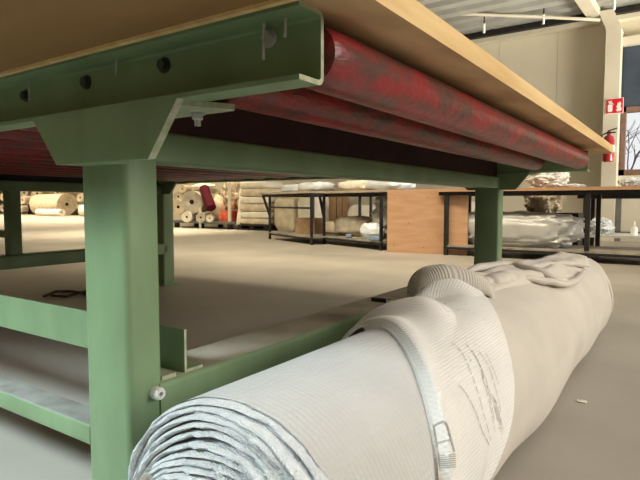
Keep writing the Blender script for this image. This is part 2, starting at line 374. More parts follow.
# long beams and lower rails
def hollow(name, x0, x1, y0, y1, z0, z1, m=G, r=.01):
    bm = BM(); prism(bm, rrect(x0, x1, z0, z1, r), lambda a, b, t: (a, y0+(y1-y0)*t, b)); return obj(name, bm, m, tb, 40)
hollow('long_beam', -.935, -.855, .665, FY0+.02, .738, .8); hollow('long_beam', -3.57, -3.48, .665, FY0-.06, .735, .80); bm = BM(); box(bm, -3.53, -3.52, .66, 2.9, .80, .912); obj('added_dark_strip', bm, BLK, tb, 0)  # last: black strip added to darken the gap above the opposite beam
def dusty_rail(x0, x1):
    o = hollow('lower_rail', x0, x1, Y1-.01, FY0+.01, .225, .31, [G, GD], .012)
    for p in o.data.polygons:
        if p.normal.z > .85: p.material_index = 1
    return o
dusty_rail(-.985, LX1+.004); o = hollow('lower_rail', OX0, OX1, Y1-.01, FY0-.03, .25, .335)
def xrail(name, y0, y1, z0, z1, x0, x1, r=.006):
    bm = BM(); prism(bm, rrect(y0, y1, z0, z1, r), lambda a, b, t: (x0+(x1-x0)*t, a, b)); return obj(name, bm, G, tb, 40)
cr = xrail('cross_rail', Y0+.005, Y1-.01, .172, .215, OX1, LX0)
cr.data.materials.append(mat('grey_dust', (.2, .19, .17), .85, .15, 14., col2=(.3, .29, .26)))
for p in cr.data.polygons:
    if p.normal.z > .8: p.material_index = 1
 
# angle irons resting across the lower rails
def angle_iron(y, x0, x1, hgt=.085, foot=.05, tk=.006):
    bm = BM(); z = .31
    prism(bm, [(0, z), (foot, z), (foot, z+tk), (tk, z+tk), (tk, z+hgt), (0, z+hgt)], lambda a, b, t: (x0+(x1-x0)*t, y+a, b), 0, 1)
    return obj('angle_iron', bm, [G, GE], tb, 0)
angle_iron(.76, -3.52, -.852, .09); angle_iron(1.70, -.93, -.87, .014).data.materials[0] = BLK
bm = BM(); box(bm, -.9, -.85, .7, .735, .31, .318); obj('shim_plate', bm, GE, tb, 0)
# middle post on the opposite rail with its short stub
bm = BM(); prism(bm, rrect(-3.56, -3.49, 1.72, 1.80, .01), lambda a, b, t: (a, b, .33+.41*t)); obj('middle_post', bm, G, tb, 40)
bm = BM(); prism(bm, rrect(1.74, 1.79, .44, .485, .006), lambda a, b, t: (-4.1+.56*t, a, b)); obj('stub_bar', bm, G, tb, 40)
# red rollers
roll_bm = None
for i in range(15):
    x = -.448-.197*i
    if i == 0:
        bm = BM(); M = Matrix.Translation((x, .632, .866)) @ Matrix.Rotation(-PI/2, 4, 'X')
        Lr = 2.27
        pr2 = [(.008, -.0), (.03, .002), (.041, .006), (.0443, .016), (.0448, .05), (.0448, Lr-.06), (.0435, Lr-.035), (.038, Lr-.012), (.025, Lr-.002), (.008, Lr)]
        lathe(bm, pr2, M, 32); first = obj('roller', bm, RED, tb, 50)
        bm = BM(); tube(bm, [(x, .627, .866), (x, 2.975, .866)], .0075, 10); ax = obj('axle', bm, BOLT, first)
    elif i != 2:
        c = first.copy(); C.objects.link(c); c.parent = tb; c.location.x = x+.448; ORG[c.name] = ORG[tb.name]
        if i > 0: c.location.y = -.0
        d = ax.copy(); C.objects.link(d); d.parent = c

# ------------------------------------------------------------------ the big fabric roll
RX, RZ = -.488, .203
fr = thing('fabric_roll', (RX, 1.8, 0), 'large pale quilted fabric roll in a beige wrap, lying beside the green table', 'fabric roll')
def cyl(th, y, r, xc=RX, zc_=RZ):
    a = math.radians(th); p = Vector((xc+r*math.sin(a), y, zc_+r*math.cos(a)))
    if p.z < .004: p.z = .004
    return p
def lerp(tab, x):
    if x <= tab[0][0]: return tab[0][1]
    for (a, b), (c, d) in zip(tab, tab[1:]):
        if x <= c:
            t = (x-a)/(c-a); return b+(d-b)*t
    return tab[-1][1]
def sm(tab, x, w=6.):
    return sum(lerp(tab, x+k*w/2) for k in (-2,-1,0,1,2))/5
def nz(*p): return noise.noise(Vector(p))
def endy(th):      # where the outer turn ends
    return .512+.006*math.sin(math.radians(th*2.3))+.004*nz(th*.11, 3, 1)
bm = BM()
def body(u, v):
    th = -180+360*u; y = endy(th)+(1.75-endy(th))*v
    r = .2 + .0018*nz(th*.02, y*2.5, .3)
    # soft cross creases pressed in the cloth along its length
    if 2 < th < 38: r += .0007*math.sin(math.radians((th-2)*9*math.pi*3.3))*max(0, math.sin(PI*(th-2)/36))*max(0, math.sin(PI*min(1, max(0, (y-.56)/.34))))
    return cyl(th, y, r)
grid(bm, 240, 90, body, uv=lambda u, v: (u*2*PI*.2, .5+v*1.24))
obj('quilted_cloth', bm, CLOTHN, fr, 0)
# wound layers at the near end: one long spiral strip with frayed lip
def spiral():
    bm = BM(); turns = 15.; n = int(turns*110); pitch = .0088
    cols = 9; rows = []
    for i in range(n+1):
        t = i/n*turns; th = t*360+160; r0 = .2-pitch*(turns-t)
        out = turns-t                                   # turns below the outermost
        ths = ((th+180) % 360)-180
        wv = .0045*math.sin(math.radians(th*3.1))*min(1, out/3)+.006*nz(th*.012, out*.9, 0)*min(1, out/2)
        r = r0+wv*.8
        base = endy(ths)-.012*min(out, 1.)-.0045*out+.010*nz(th*.018, out*2.1, 5)*min(1, out)
        fray = lambda k: .0030*nz(i*.6, k*3.1, 1)+.003*nz(i*.21, k, 9)
        th_ = .0036
        prof = [(-.5, .16), (-.6, .05), (-.7+.2*nz(i*.3, 1, 2), .008), (-.75, -.002), (-.1+.3*nz(i*.5, 2, 1), -.0065), (.65, -.003), (.8+.2*nz(i*.35, 7, 2), .007), (.6, .05), (.5, .16)]
        row = []
        for k, (a, b) in enumerate(prof):
            rr = r+a*th_*(1.25 if 2 <= k <= 6 else .8)
            y = base+b+(fray(k) if 1 < k < 7 else 0)
            rr += (fray(k+20)*.4*min(1, .1+out) if 1 < k < 7 else 0)-.0015*max(0, 1-out)
            a_ = math.radians(th); p = Vector((RX+rr*math.sin(a_), y, RZ+rr*math.cos(a_))); p.z = max(p.z, .003)
            row.append(bm.verts.new(p))
        rows.append(row)
    for A, B in zip(rows, rows[1:]):
        for k in range(cols-1):
            bm.faces.new((A[k], B[k], B[k+1], A[k+1])).material_index = 0 if 2 <= k <= 5 else 1
    return bm
obj('wound_layers', spiral(), [FRAY, FRAYD], fr, 80)
# back stop of the wound layers and the cardboard core
bm = BM(); M = Matrix.Translation((RX, .66, RZ)) @ Matrix.Rotation(-PI/2, 4, 'X'); lathe(bm, [(.196, 0), (.196, .01)], M, 48); obj('inner_layers', bm, FRAYD, fr, 30)
bm = BM(); M = Matrix.Translation((RX, .40, RZ)) @ Matrix.Rotation(-PI/2, 4, 'X'); lathe(bm, [(.055, 0), (.055, .3), (.046, .3), (.046, 0)], M, 32); obj('core', bm, CARD, fr, 30)
# outer beige wrap over the far part
def wrap_r(th, y):
    r = lerp([(1.0, .2045), (1.6, .208), (2.4, .204), (2.9, .199), (3.02, .191), (3.08, .174), (3.11, .14)], y)
    r += .004*nz(th*.018, y*2.2, 2)+.0025*nz(th*.05, y*5, 7)
    r += .006*max(0, nz(th*.03+y*3.1, y*.9, 4))
    if th > 85 and y > 1.25: r += .012*min(1, (th-85)/35)*(.7+.3*math.sin(y*9))*(1 if y < 2.9 else .4)*min(1, (y-1.25)/.2)
    if y > 2.75 and th > 40: r += .005*math.sin((y-2.75)*40)*min(1, (th-40)/30)
    return r
def wrap(u, v):
    th = -180+360*u; y = 1.02+v*2.09
    return cyl(th, y+.02*math.cos(math.radians(th*2))*(v > .9), wrap_r(th, y))
bm = BM(); V = grid(bm, 200, 170, wrap, uv=lambda u, v: (u*1.29, v*2.1))
ce = bm.verts.new((RX, 3.1, RZ)); 
for i in range(200): bm.faces.new((V[i][-1], V[i+1][-1], ce))
obj('beige_wrap', bm, CLOTHW, fr, 0)
# folded back flap of patterned cloth
LIP = [(-60, 1.06), (-24, 1.02), (-6, .985), (19, .896), (39, .826), (53, .784), (71, .742), (100, .70), (135, .67)]
RGT = [(-60, 1.26), (-28, 1.33), (-10, 1.45), (4, 1.47), (16, 1.42), (34, 1.304), (55, 1.197), (72, 1.133), (85, 1.065), (97, .974), (112, .86), (135, .74)]
def flap(th, v, off=0.):
    l, r_ = sm(LIP, th), sm(RGT, th)
    y = l+(r_-l)*v
    top = max(0, min(1, (32-th)/40)); top = top*top*(3-2*top)
    h = .011+.011*math.exp(-((v-.07)/.07)**2)
    if v < .035: h -= .016*(1-v/.035)
    rid = math.exp(-((v-.40)/.13)**2)*.030*top
    val = -math.exp(-((v-.70)/.13)**2)*.010*top
    edge = (max(0, (v-.72)/.28)**1.4)*.050*top*(.25+1.1*math.exp(-((th+11)/15)**2))
    wr = .004*nz(th*.03, v*3, 1)*(.3+v)+.0035*math.sin(v*17+th*.05)*top*(v > .45)
    wr += .0035*math.sin(v*11-th*.035)*(1-top)*v
    rr = .2+h+rid+val+edge+wr
    if y > 1.02: rr = max(rr, wrap_r(th, y)+.005+.003*v)
    return cyl(th, y, rr+off)
TA, TB = -55, 135
bm = BM()
def fuv(u, v):
    th = TA+(TB-TA)*u; l, r_ = sm(LIP, th), sm(RGT, th); return (math.radians(th)*.22, l+(r_-l)*v)
grid(bm, 170, 90, lambda u, v: flap(TA+(TB-TA)*u, v), uv=fuv)
# turned-under lip and thickness of the edges
grid(bm, 170, 6, lambda u, v: cyl(TA+(TB-TA)*u, sm(LIP, TA+(TB-TA)*u)+.012*math.sin(v*PI)*0+.03*v, .2+.006-.004*v) , mi=0, uv=fuv)
lay = bm.loops.layers.uv.verify()
def stroke(pts, w, mi):
    """thread line lying on the flap; pts in (theta, v)"""
    P = [flap(a, b, .0012) for a, b in pts]
    vs = []
    for i, p in enumerate(P):
        t = (P[min(i+1, len(P)-1)]-P[max(i-1, 0)]).normalized()
        nrm = Vector((p.x-RX, 0, p.z-RZ)).normalized(); s = t.cross(nrm).normalized()*w/2
        vs.append((bm.verts.new(p-s), bm.verts.new(p+s)))
    for (a, b), (c, d) in zip(vs, vs[1:]): bm.faces.new((a, c, d, b)).material_index = mi
def onflap(px, py, r=.216):
    d = FW + RT*((px-320)/FPX) + UP*((240-py)/FPX)
    ox, oz = -RX, H-RZ; a = d.x*d.x+d.z*d.z; b = 2*(ox*d.x+oz*d.z); c = ox*ox+oz*oz-r*r
    t = (-b-math.sqrt(max(0, b*b-4*a*c)))/2/a; q = CAM+d*t
    th = math.degrees(math.atan2(q.x-RX, q.z-RZ)); l, g = sm(LIP, th), sm(RGT, th)
    return th, min(.96, max(.012, (q.y-l)/(g-l)))
def curve(pp, n):
    out = []
    for i in range(n+1):
        q = i/n*(len(pp)-1); k = min(int(q), len(pp)-2); f = q-k
        p0, p1, p2, p3 = (pp[max(0, k-1)], pp[k], pp[k+1], pp[min(len(pp)-1, k+2)])
        out.append(tuple(.5*((2*b)+(c-a)*f+(2*a-5*b+4*c-d)*f*f+(3*b-a-3*c+d)*f**3) for a, b, c, d in zip(p0, p1, p2, p3)))
    return out
for k, (pp, dash) in enumerate((([(452,341),(463,352),(472,372),(480,395),(487,420),(494,441)], (3, 5)), ([(466,343),(478,360),(487,385),(494,410),(499,432)], (4, 7)),
        ([(472,350),(484,372),(492,395),(498,420)], (9, 14)), ([(479,351),(490,368),(497,392),(501,412)], (9, 14)), ([(460,384),(468,394),(477,412),(484,432),(492,445)], (9, 14)), ([(486,353),(494,369),(499,384)], (6, 9)))):
    cv = [onflap(*p) for p in curve(pp, 46)]; i = 0
    while i < 44:
        ln = random.randint(*dash); stroke(cv[i:min(46, i+ln)+1], .0015, 1); i += ln+1
# faint dashes in the blueish hollow
for y0, x0, x1 in ((284, 428, 452), (292, 412, 440), (300, 440, 468), (309, 448, 476)):
    cv = [onflap(*p) for p in curve([(x0, y0+5), ((x0+x1)/2, y0), (x1, y0+6)], 24)]
    for i in range(0, 23, 4): stroke(cv[i:i+3], .002, 2)
# woven letter and striped block near the lip
LG = lambda p: onflap(p[0]+2.5, p[1], .207)
stroke([LG(p) for p in curve([(430.5,453),(430,440),(431.5,428),(434,424.5),(437,428),(440,441),(443,453)], 24)], .0042, 2)
stroke([LG(p) for p in curve([(430.5,443.5),(435,443),(440,442)], 6)], .003, 2)
for k in range(7): stroke([LG(p) for p in curve([(430.5, 456.5+2*k), (437, 456+2*k), (444, 455+2*k)], 6)], .0017, 2)
obj('patterned_flap', bm, [CLOTHF, INK, INKL], fr, 0)
# ribbed band humped up behind the flap
bm = BM()
hc = Vector((-.555, 1.475, .41)); ex = RT.copy(); ey = Vector((-ex.y, ex.x, 0))
def hump(u, v):
    a = PI*u; b = PI*(v-.5)*1.05
    sx = math.cos(a); sz = math.sin(a)
    px_ = -.118*math.copysign(abs(sx)**.75, sx); pz = .098*abs(sz)**.7
    pz *= 1-.22*max(0, (px_+.02)/.14)
    k = math.cos(b*.9)
    yy = .075*math.sin(b)
    return hc+ex*(px_*(.8+.2*k))+ey*yy+Vector((0, 0, pz*(.35+.65*k)-.02+.003*nz(u*6, v*4, 0)))
grid(bm, 90, 40, hump, uv=lambda u, v: (u*.36, v*.2))
obj('ribbed_band', bm, CLOTHR, fr, 0)
# crumpled folds along the top
TBD = [(1.5, 8), (1.62, 13), (1.75, 17), (1.9, 23), (2.2, 30), (2.45, 36), (2.7, 37), (2.85, 30), (2.98, 18)]
def folds(u, v):
    y = 1.5+1.48*v; tb_ = sm(TBD, y, .1); th = -50+(tb_+50)*u
    e = min(1, (1-u)/.10); e = math.sqrt(max(0, 1-(1-e)**2))
    ends = min(1, v/.05)*min(1, (1-v)/.08)
    th0 = tb_-14+6*math.sin(y*7)
    h = .011+.016*math.exp(-((th-th0)/8)**2)+.020*math.exp(-((th-(tb_-38+9*math.sin(y*4.2+1)))/9)**2)
    h += .010*nz(th*.05, y*4.5, 3)+.008*nz(th*.09, y*9, 8)
    h *= lerp([(1.5, 1.25), (1.9, 1.25), (2.2, .95), (2.5, .6), (3., .5)], y)
    return cyl(th, y, .2+.004+max(0, h)*e*ends)
bm = BM(); grid(bm, 80, 150, folds, uv=lambda u, v: (u*.3, v*1.5))
def onroll(px, py, r=.222):
    d = FW + RT*((px-320)/FPX) + UP*((240-py)/FPX)
    ox, oz = -RX, H-RZ; a = d.x*d.x+d.z*d.z; b = 2*(ox*d.x+oz*d.z); c = ox*ox+oz*oz-r*r
    return CAM+d*((-b-math.sqrt(max(0, b*b-4*a*c)))/2/a)
def crease(pp, r, n=26, seed=0, fl_=.7):
    b2 = BM(); P = [onroll(*p) for p in curve(pp, n)]
    # smooth and taper the crease at both ends
    rr = [r*(math.sin(PI*min(1, max(.02, i/n)))**.45)*(1+.25*nz(i*.35, seed, 1)) for i in range(n+1)]
    tube(b2, P, rr, 16, flat=fl_)
    for v in b2.verts: v.co += Vector((nz(v.co.x*16, v.co.y*11, seed), 0, nz(v.co.x*15, v.co.y*12, seed+5)))*.007
    me = bpy.data.meshes.new('tmp'); b2.to_mesh(me); b2.free(); bm.from_mesh(me); bpy.data.meshes.remove(me)
crease([(466, 272), (480, 268), (500, 265), (520, 267), (540, 273), (556, 280), (568, 282)], .026, seed=1)
crease([(500, 282), (515, 278), (535, 279), (552, 283), (568, 284), (580, 276), (584, 270)], .017, seed=2)
crease([(520, 268), (540, 266), (556, 264), (575, 264), (590, 267)], .018, seed=3)
crease([(476, 284), (486, 282), (497, 281), (506, 279), (511, 276)], .034, seed=4, fl_=.75)
obj('crumpled_fold', bm, CLOTHW, fr, 60)
# dark grey inner lump peeping out of the wound end
bm = BM()
p0 = at(148, 486, 1, .455)
tube(bm, [p0+Vector((.0, -.012, .0)), p0+Vector((.0, .0, .0)), p0+Vector((.0, .06, 0))], [.012, .017, .018], 14); obj('lining_end', bm, BEIGE, fr, 60)

# ------------------------------------------------------------------ small things on the floor
p = fl(582, 402); bm = BM()
grid(bm, 8, 6, lambda u, v: p+Vector(((u-.5)*.03, (v-.5)*.022, .002+.006*abs(nz(u*3, v*3, 1)))))
tag(obj('fabric_scrap', bm, ROLLW, None, 0), 'tiny white fabric scrap lying on the grey floor right of the roll', 'scrap')
bm = BM(); a = fl(44, 299)
pts = [fl(44, 298), fl(56, 296), fl(63, 293), fl(72, 293), fl(80, 297), fl(95, 292), fl(110, 291)]
tube(bm, [q+Vector((0, 0, .012+.02*(i % 3 == 1))) for i, q in enumerate(pts)], .016, 8, flat=.6)
pts = [fl(52, 297), fl(66, 298), fl(80, 294), fl(92, 297)]
tube(bm, [q+Vector((0, 0, .011)) for q in pts], .014, 8, flat=.6)
tag(obj('webbing_strap', bm, STRAP), 'dark webbing strap crumpled on the shaded floor under the table', 'strap')

# ------------------------------------------------------------------ benches
TANTOP = mat('dusty_tan_top', (.42, .35, .26), .8, .12, 4.)
SHELF = mat('dusty_shelf', (.2, .18, .15), .8, .2, 6., col2=(.36, .32, .26))
def bench(label, p, q, depth, zt, tmat, over0=.0, over1=.0, shelf=None, brace=False, lw=.036, group=None, foot=.0):
    p = Vector((p.x, p.y, 0)); q = Vector((q.x, q.y, 0)); a = (q-p).normalized(); n = Vector((-a.y, a.x, 0))
    L = (q-p).length
    t = thing('workbench', (p+q)/2+n*depth/2, label, 'workbench', group)
    M = lambda u, v, z: p+a*u+n*v+Vector((0, 0, z))
    def bx(nm, u0, u1, v0, v1, z0, z1, m):
        bm = BM(); prism(bm, [(u0, v0), (u1, v0), (u1, v1), (u0, v1)], lambda x, y, s: M(x, y, z1 if s else z0)); return obj(nm, bm, m, t, 0)
    bx('bench_top', -over0, L+over1, -.06, depth+.06, zt-.035, zt, tmat)
    h = lw/2
    for u in (0, L):
        for v in (0, depth): bx('leg', u-h, u+h, v-h, v+h, 0, zt-.035, BLK)
    bm = BM()
    for v in (0, depth): prism(bm, [(-over0, v-h*.8), (L+over1, v-h*.8), (L+over1, v+h*.8), (-over0, v+h*.8)], lambda x, y, s: M(x, y, zt-.035-.045*s))
    for u in (0, L): prism(bm, [(u-h*.8, 0), (u+h*.8, 0), (u+h*.8, depth), (u-h*.8, depth)], lambda x, y, s: M(x, y, zt-.035-.045*s))
    obj('top_frame', bm, BLK, t, 0)
    if shelf is not None:
        bx('shelf', -h, L+h, -h, depth+h, shelf-.02, shelf, SHELF)
        bx('shelf_rail', 0, L, -h*.9, h*.9, shelf-.05, shelf-.02, BLK)
    if brace:
        bm = BM(); bar(bm, M(-over0+.02, 0, zt-.04), M(0, 0, zt-.42), .035); obj('brace', bm, BLK, t, 0)
        bm = BM(); bar(bm, M(-.0, 0, zt-.27), M(L, 0, zt-.27), .03); obj('middle_rail', bm, BLK, t, 0)
    return M, L
M1, L1 = bench('left black steel workbench holding a small brown cardboard box on its shelf', fl(270, 239), fl(311.5, 245), .9, .85, TANTOP, .35, .02, .13, True, group='black workbenches')
M2, L2 = bench('black steel workbench next to the plywood panel, holding a plastic covered heap on its shelf', fl(324, 244), fl(381, 250.6), .95, .845, TANTOP, .15, .12, .13, False, group='black workbenches')
bm = BM(); bar(bm, M2(-.14, 0, .8), M2(0, 0, .43), .035); obj('brace', bm, BLK, bpy.data.objects['workbench.001'], 0)
M3, L3 = bench('long black workbench with reddish wooden top below the window, white bundle on its shelf', Vector((-2.55, 6.62, 0)), Vector((1.3, 6.62, 0)), .85, .835, PLY, .1, .1, .13, False, .048, group='black workbenches')
for yy in (6.62, 7.47):
    bm = BM(); box(bm, -.954, -.906, yy-.024, yy+.024, 0, .8); obj('leg', bm, BLK, bpy.data.objects['workbench.002'], 0)
M4, L4 = bench('low white topped workbench shelf behind the reddish bench, under the window', Vector((-1.17, 8.1, 0)), Vector((.9, 8.1, 0)), .7, .80, PLY, .1, .1, None, False, .05, group='black workbenches')
w4 = bpy.data.objects['workbench.003']
bm = BM(); box(bm, -1.19, .95, 8.09, 8.85, .2, .235); obj('white_shelf', bm, WHITEP, w4, 0)
# plywood panel
a, b = fl(387, 252), fl(467, 255.5); a.z = b.z = 0; d = (b-a).normalized(); n = Vector((-d.y, d.x, 0))
bm = BM(); prism(bm, [(0, 0), ((b-a).length, 0), ((b-a).length, .035), (0, .035)], lambda u, v, s: a+d*u+n*v+Vector((0, 0, .84*s)))
t = tag(obj('plywood_panel', bm, PLY, None, 0), 'upright reddish plywood panel standing on the floor against the workbenches', 'panel')
for u, z in ((.1, .1), (.5, .08), (.95, .1), (.1, .72), (.55, .74), (.95, .7), (.3, .4), (.8, .45)):
    bm = BM(); tube(bm, [a+d*u+n*.001+Vector((0, 0, z)), a+d*u-n*.003+Vector((0, 0, z))], .008, 8); obj('screw', bm, BROWNF, t)

# ------------------------------------------------------------------ soft goods helpers
def lump(name, c, dims, m, seed=0, wr=.12, fr_=2.2, sq=.6, rot=0., parent=None, crk=0.):
    """cloth or film wrapped bundle: rounded block with folds, flat where it rests (c = centre of the base)"""
    bm = BM(); nu, nv = (80, 44) if crk else (36, 20); cr, sr = math.cos(rot), math.sin(rot)
    def f(u, v):
        a = 2*PI*u; b = PI*(v-.5)
        s = lambda x, e: math.copysign(abs(x)**e, x)
        x = s(math.cos(a), sq)*s(math.cos(b), sq); y = s(math.sin(a), sq)*s(math.cos(b), sq); z = s(math.sin(b), sq)
        k = 1+wr*nz(x*fr_+seed*3.1, y*fr_+seed, z*fr_)+wr*.6*nz(x*fr_*2.7+seed, y*fr_*2.7, z*fr_*2.7+seed)
        if crk:
            k += crk*(abs(nz(x*4.3+seed, y*4.3, z*4.3+2))+.6*abs(nz(x*9+z*5, y*9+seed, z*8)))-crk*.3
        x, y, z = x*dims[0]/2*k, y*dims[1]/2*k, dims[2]/2*(1+z*k)
        if z < dims[2]*.08: z = 0 if v < .25 else z
        return Vector((c[0]+x*cr-y*sr, c[1]+x*sr+y*cr, c[2]+max(0, z)))
    grid(bm, nu, nv, f, closed=True)
    bmesh.ops.remove_doubles(bm, verts=bm.verts[:], dist=1e-5)
    return obj(name, bm, m, parent, 60)
def roll(p, q, r, m, label, name='fabric_roll', group=None, seed=0, core=.22, big=False):
    """rolled up fabric lying between p and q (axis ends) with a visible spiral end at p"""
    p, q = Vector(p), Vector(q); ax = (q-p); L = ax.length; ax.normalize()
    M = Matrix.Translation(p) @ ax.to_track_quat('Z', 'Y').to_matrix().to_4x4()
    bm = BM(); prof = [(r*core*.98, .06), (r*core, .01)]
    k = 7 if big else 4
    for i in range(k):
        r0 = r*(core+(1-core)*(i+.08)/k); r1 = r*(core+(1-core)*(i+.85)/k)
        prof += [(r0, .02*r*3), (r0+.01*r, 0), (r1, -.004), (r1+.01*r, .06*r)]
    prof += [(r, .03), (r*1.01, L*.3), (r*.99, L*.6), (r, L-.03), (r*.9, L), (r*.2, L)]
    lathe(bm, prof, M, 24)
    for v in bm.verts:
        w = v.co-p; off = w-ax*w.dot(ax)
        v.co += off*(.10*nz(v.co.x*3+seed, v.co.y*3, v.co.z*3))
        if v.co.z < 0.002: v.co.z = .002
    o = tag(obj(name, bm, m, None, 50), label, 'fabric roll', group)
    bm = BM(); lathe(bm, [(r*core*.95, 0.012), (r*core*.95, .03)], M, 14); obj('core', bm, DARK, o, 0)
    return o
# on and under the benches
def onM(M, u, v, z): return tuple(M(u, v, z))
bm = BM(); c = M1(.78, .42, .13)
prism(bm, [(-.2, -.16), (.2, -.16), (.2, .16), (-.2, .16)], lambda u, v, s: c+Vector((u*(1-.05*s), v*(1-.05*s)+.04*u, .27*s)))
bmesh.ops.subdivide_edges(bm, edges=bm.edges[:], cuts=4)
for v in bm.verts: v.co += Vector((nz(v.co.x*6, v.co.y*6, v.co.z*6), nz(v.co.z*6, 3, v.co.x*6), 0))*.02
tag(obj('cardboard_box', bm, CARD, None, 40), 'small brown cardboard box on the lower shelf of the left workbench', 'box')
tag(lump('sack', onM(M2, .28, .5, .13), (.95, .5, .32), ROLLG, 3, .12, rot=-.3), 'greyish beige sack lying on the lower shelf between the two workbenches', 'sack')
tag(lump('covered_heap', onM(M2, 1.12, .55, .13), (.62, .6, .66), FILMG, 5, .16, sq=.8, crk=.2), 'plastic covered heap on the shelf beside the plywood panel', 'bundle')
tag(lump('film_bag', onM(M2, 1.1, .12, .13), (.36, .2, .24), FILMB, 8, .2, sq=.8), 'clear film bag at the foot of the plastic covered heap', 'bag')
tag(lump('blue_pouch', onM(M2, 1.34, -.01, .13), (.2, .07, .07), BLUE, 9, .1), 'flat blue pouch on the shelf edge beside the plywood panel', 'pouch')
tag(lump('blue_pouch', onM(M2, .62, .05, .13), (.1, .07, .06), BLUE, 4, .1), 'tiny blue pouch in the middle of the shelf under the right workbench', 'pouch')
for i, (M, u, w, h, m, lb) in enumerate(((M1, .25, .7, .15, FILMB, 'pale film wrapped roll on the left end of the workbench top'), (M1, .95, .7, .17, FILMB, 'bluish film wrapped roll on the right end of the left workbench top'), (M2, .35, .75, .17, ROLLW, 'white fabric bundle on the left end of the right workbench top'), (M2, 1.1, .8, .18, FILMB, 'film wrapped bundle on the workbench top beside the plywood panel'))):
    tag(lump('wrapped_bundle', onM(M, u, .45, .85 if M is M1 else .845), (w, .45, h), m, 20+i, .14, rot=-.35), lb, 'bundle', 'bundles on the workbench tops')
# right bench
tag(lump('film_bundle', (-1.86, 7.02, .13), (1.62, .62, .41), FILM, 31, .10, 1.7, rot=-.06, crk=.14), 'big white plastic wrapped bundle on the low shelf of the right bench', 'bundle')
tag(lump('crumpled_film', (-1.42, 7.0, .835), (.42, .36, .22), FILMW, 33, .28, sq=.9, crk=.3), 'crumpled white plastic film heaped on the reddish bench top', 'film')
tag(lump('crumpled_film', (-1.12, 6.95, .835), (.2, .15, .045), FILMW, 34, .25, sq=.9, crk=.3), 'small white film scrap lying flat on the reddish bench top', 'film')
tag(lump('film_bag', (-.52, 6.9, .835), (.24, .2, .1), FILMB, 36, .25, sq=.9, crk=.3), 'white film bag on the reddish bench top at the right edge', 'bag')
c = fl(565, 240); bm = BM(); x = at(567, 226, 1, 8.0)
bm = BM(); box(bm, x.x-.5, x.x+.2, 7.6, 8.0, 0, .53); tag(obj('dark_crate', bm, mat('dark_wood', (.035, .025, .02), .7), None, 0), 'dark brown crate behind the white plastic wrapped bundle', 'crate')
x = at(552, 210, 1, 8.25); tag(lump('canvas_bag', (x.x-.02, 7.8, .53), (.46, .35, .36), RAG, 41, .2, sq=.8, crk=.25), 'mottled canvas bag on top of the dark brown crate', 'bag')
x = at(601, 230, 1, 8.2); tag(lump('white_bag', (x.x, 8.22, .235), (.27, .24, .22), FILMB, 43, .22, sq=.9, crk=.3), 'crumpled white plastic bag standing on the white shelf', 'bag')
x = at(634, 234, 1, 8.25); bm = BM(); lathe(bm, [(.04, 0), (.042, .01), (.042, .09), (.03, .11), (.012, .12), (.01, .17), (.004, .19)], Matrix.Translation((x.x, 8.25, .235)), 14)
t = tag(obj('glue_bottle', bm, WHITEP, None, 40), 'small white bottle with pointed nozzle on the white shelf at right', 'bottle')
# ------------------------------------------------------------------ racks of fabric along the back wall
YB = 10.35
def W(px, py, Y=YB): return at(px, py, 1, Y)
x0, x1 = W(176, 222).x, W(243, 222).x
tr = thing('flat_trolley', ((x0+x1)/2, YB+.1, 0), 'low dark trolley on stub feet carrying the heap of fabric rolls', 'trolley')
bm = BM(); box(bm, x0, x1, YB-.35, YB+.5, .13, .19); obj('deck', bm, GREYF, tr, 0)
for px in (185, 209.5, 238):
    for dy in (-.28, .42):
        xx = W(px, 227).x; bm = BM(); box(bm, xx-.05, xx+.05, YB+dy-.05, YB+dy+.05, 0, .13); obj('foot', bm, BLK, tr, 0)
bm = BM(); xx = W(238.5, 205).x; box(bm, xx-.03, xx+.03, YB-.36, YB-.3, .19, 1.15); obj('corner_post', bm, CREAM, tr, 0)
bm = BM(); xx = W(209.5, 205).x; box(bm, xx-.03, xx+.03, YB-.36, YB-.3, 0, .55); obj('corner_post', bm, CREAM, tr, 0)
view = Vector((.55, -.83, 0)).normalized()
def endroll(px, py, rpx, m, lb, dist=0., L=.9, tilt=0., grp='rolls on the trolley', seed=0, big=False, Y=YB):
    c = at(px, py, 1, Y+dist); f = (c-CAM).dot(FW); r = rpx*f/FPX
    d = Vector((-.35+tilt, .9, 0)).normalized(); roll(c, c+d*(L-.25), r, m, lb, group=grp, seed=seed, big=big)
endroll(191.5, 202, 11.5, ROLLG, 'big oat coloured fabric roll, its spiral end facing out, beside the burgundy roll', -.3, .8, big=True, seed=2)
endroll(178, 207, 7.5, ROLLC, 'small cream roll wedged left of the big oat coloured roll', -.2, .8, seed=3)
endroll(186.5, 217, 5.6, ROLLW, 'white roll on the trolley deck under the big oat coloured roll', -.38, .8, seed=4)
endroll(200.5, 217.5, 5.2, ROLLG, 'grey beige roll on the trolley deck right of the white roll', -.38, .8, seed=5)
endroll(209.5, 218.5, 3.8, ROLLW, 'thin white roll on the trolley deck below the burgundy roll', -.38, .7, seed=6)
endroll(219, 194, 4.2, ROLLC, 'cream roll end near the top of the heap, right of the burgundy roll', 0, .8, seed=7)
endroll(214.5, 201, 4.0, ROLLG, 'small oat roll end just right of the burgundy roll', -.1, .8, seed=8)
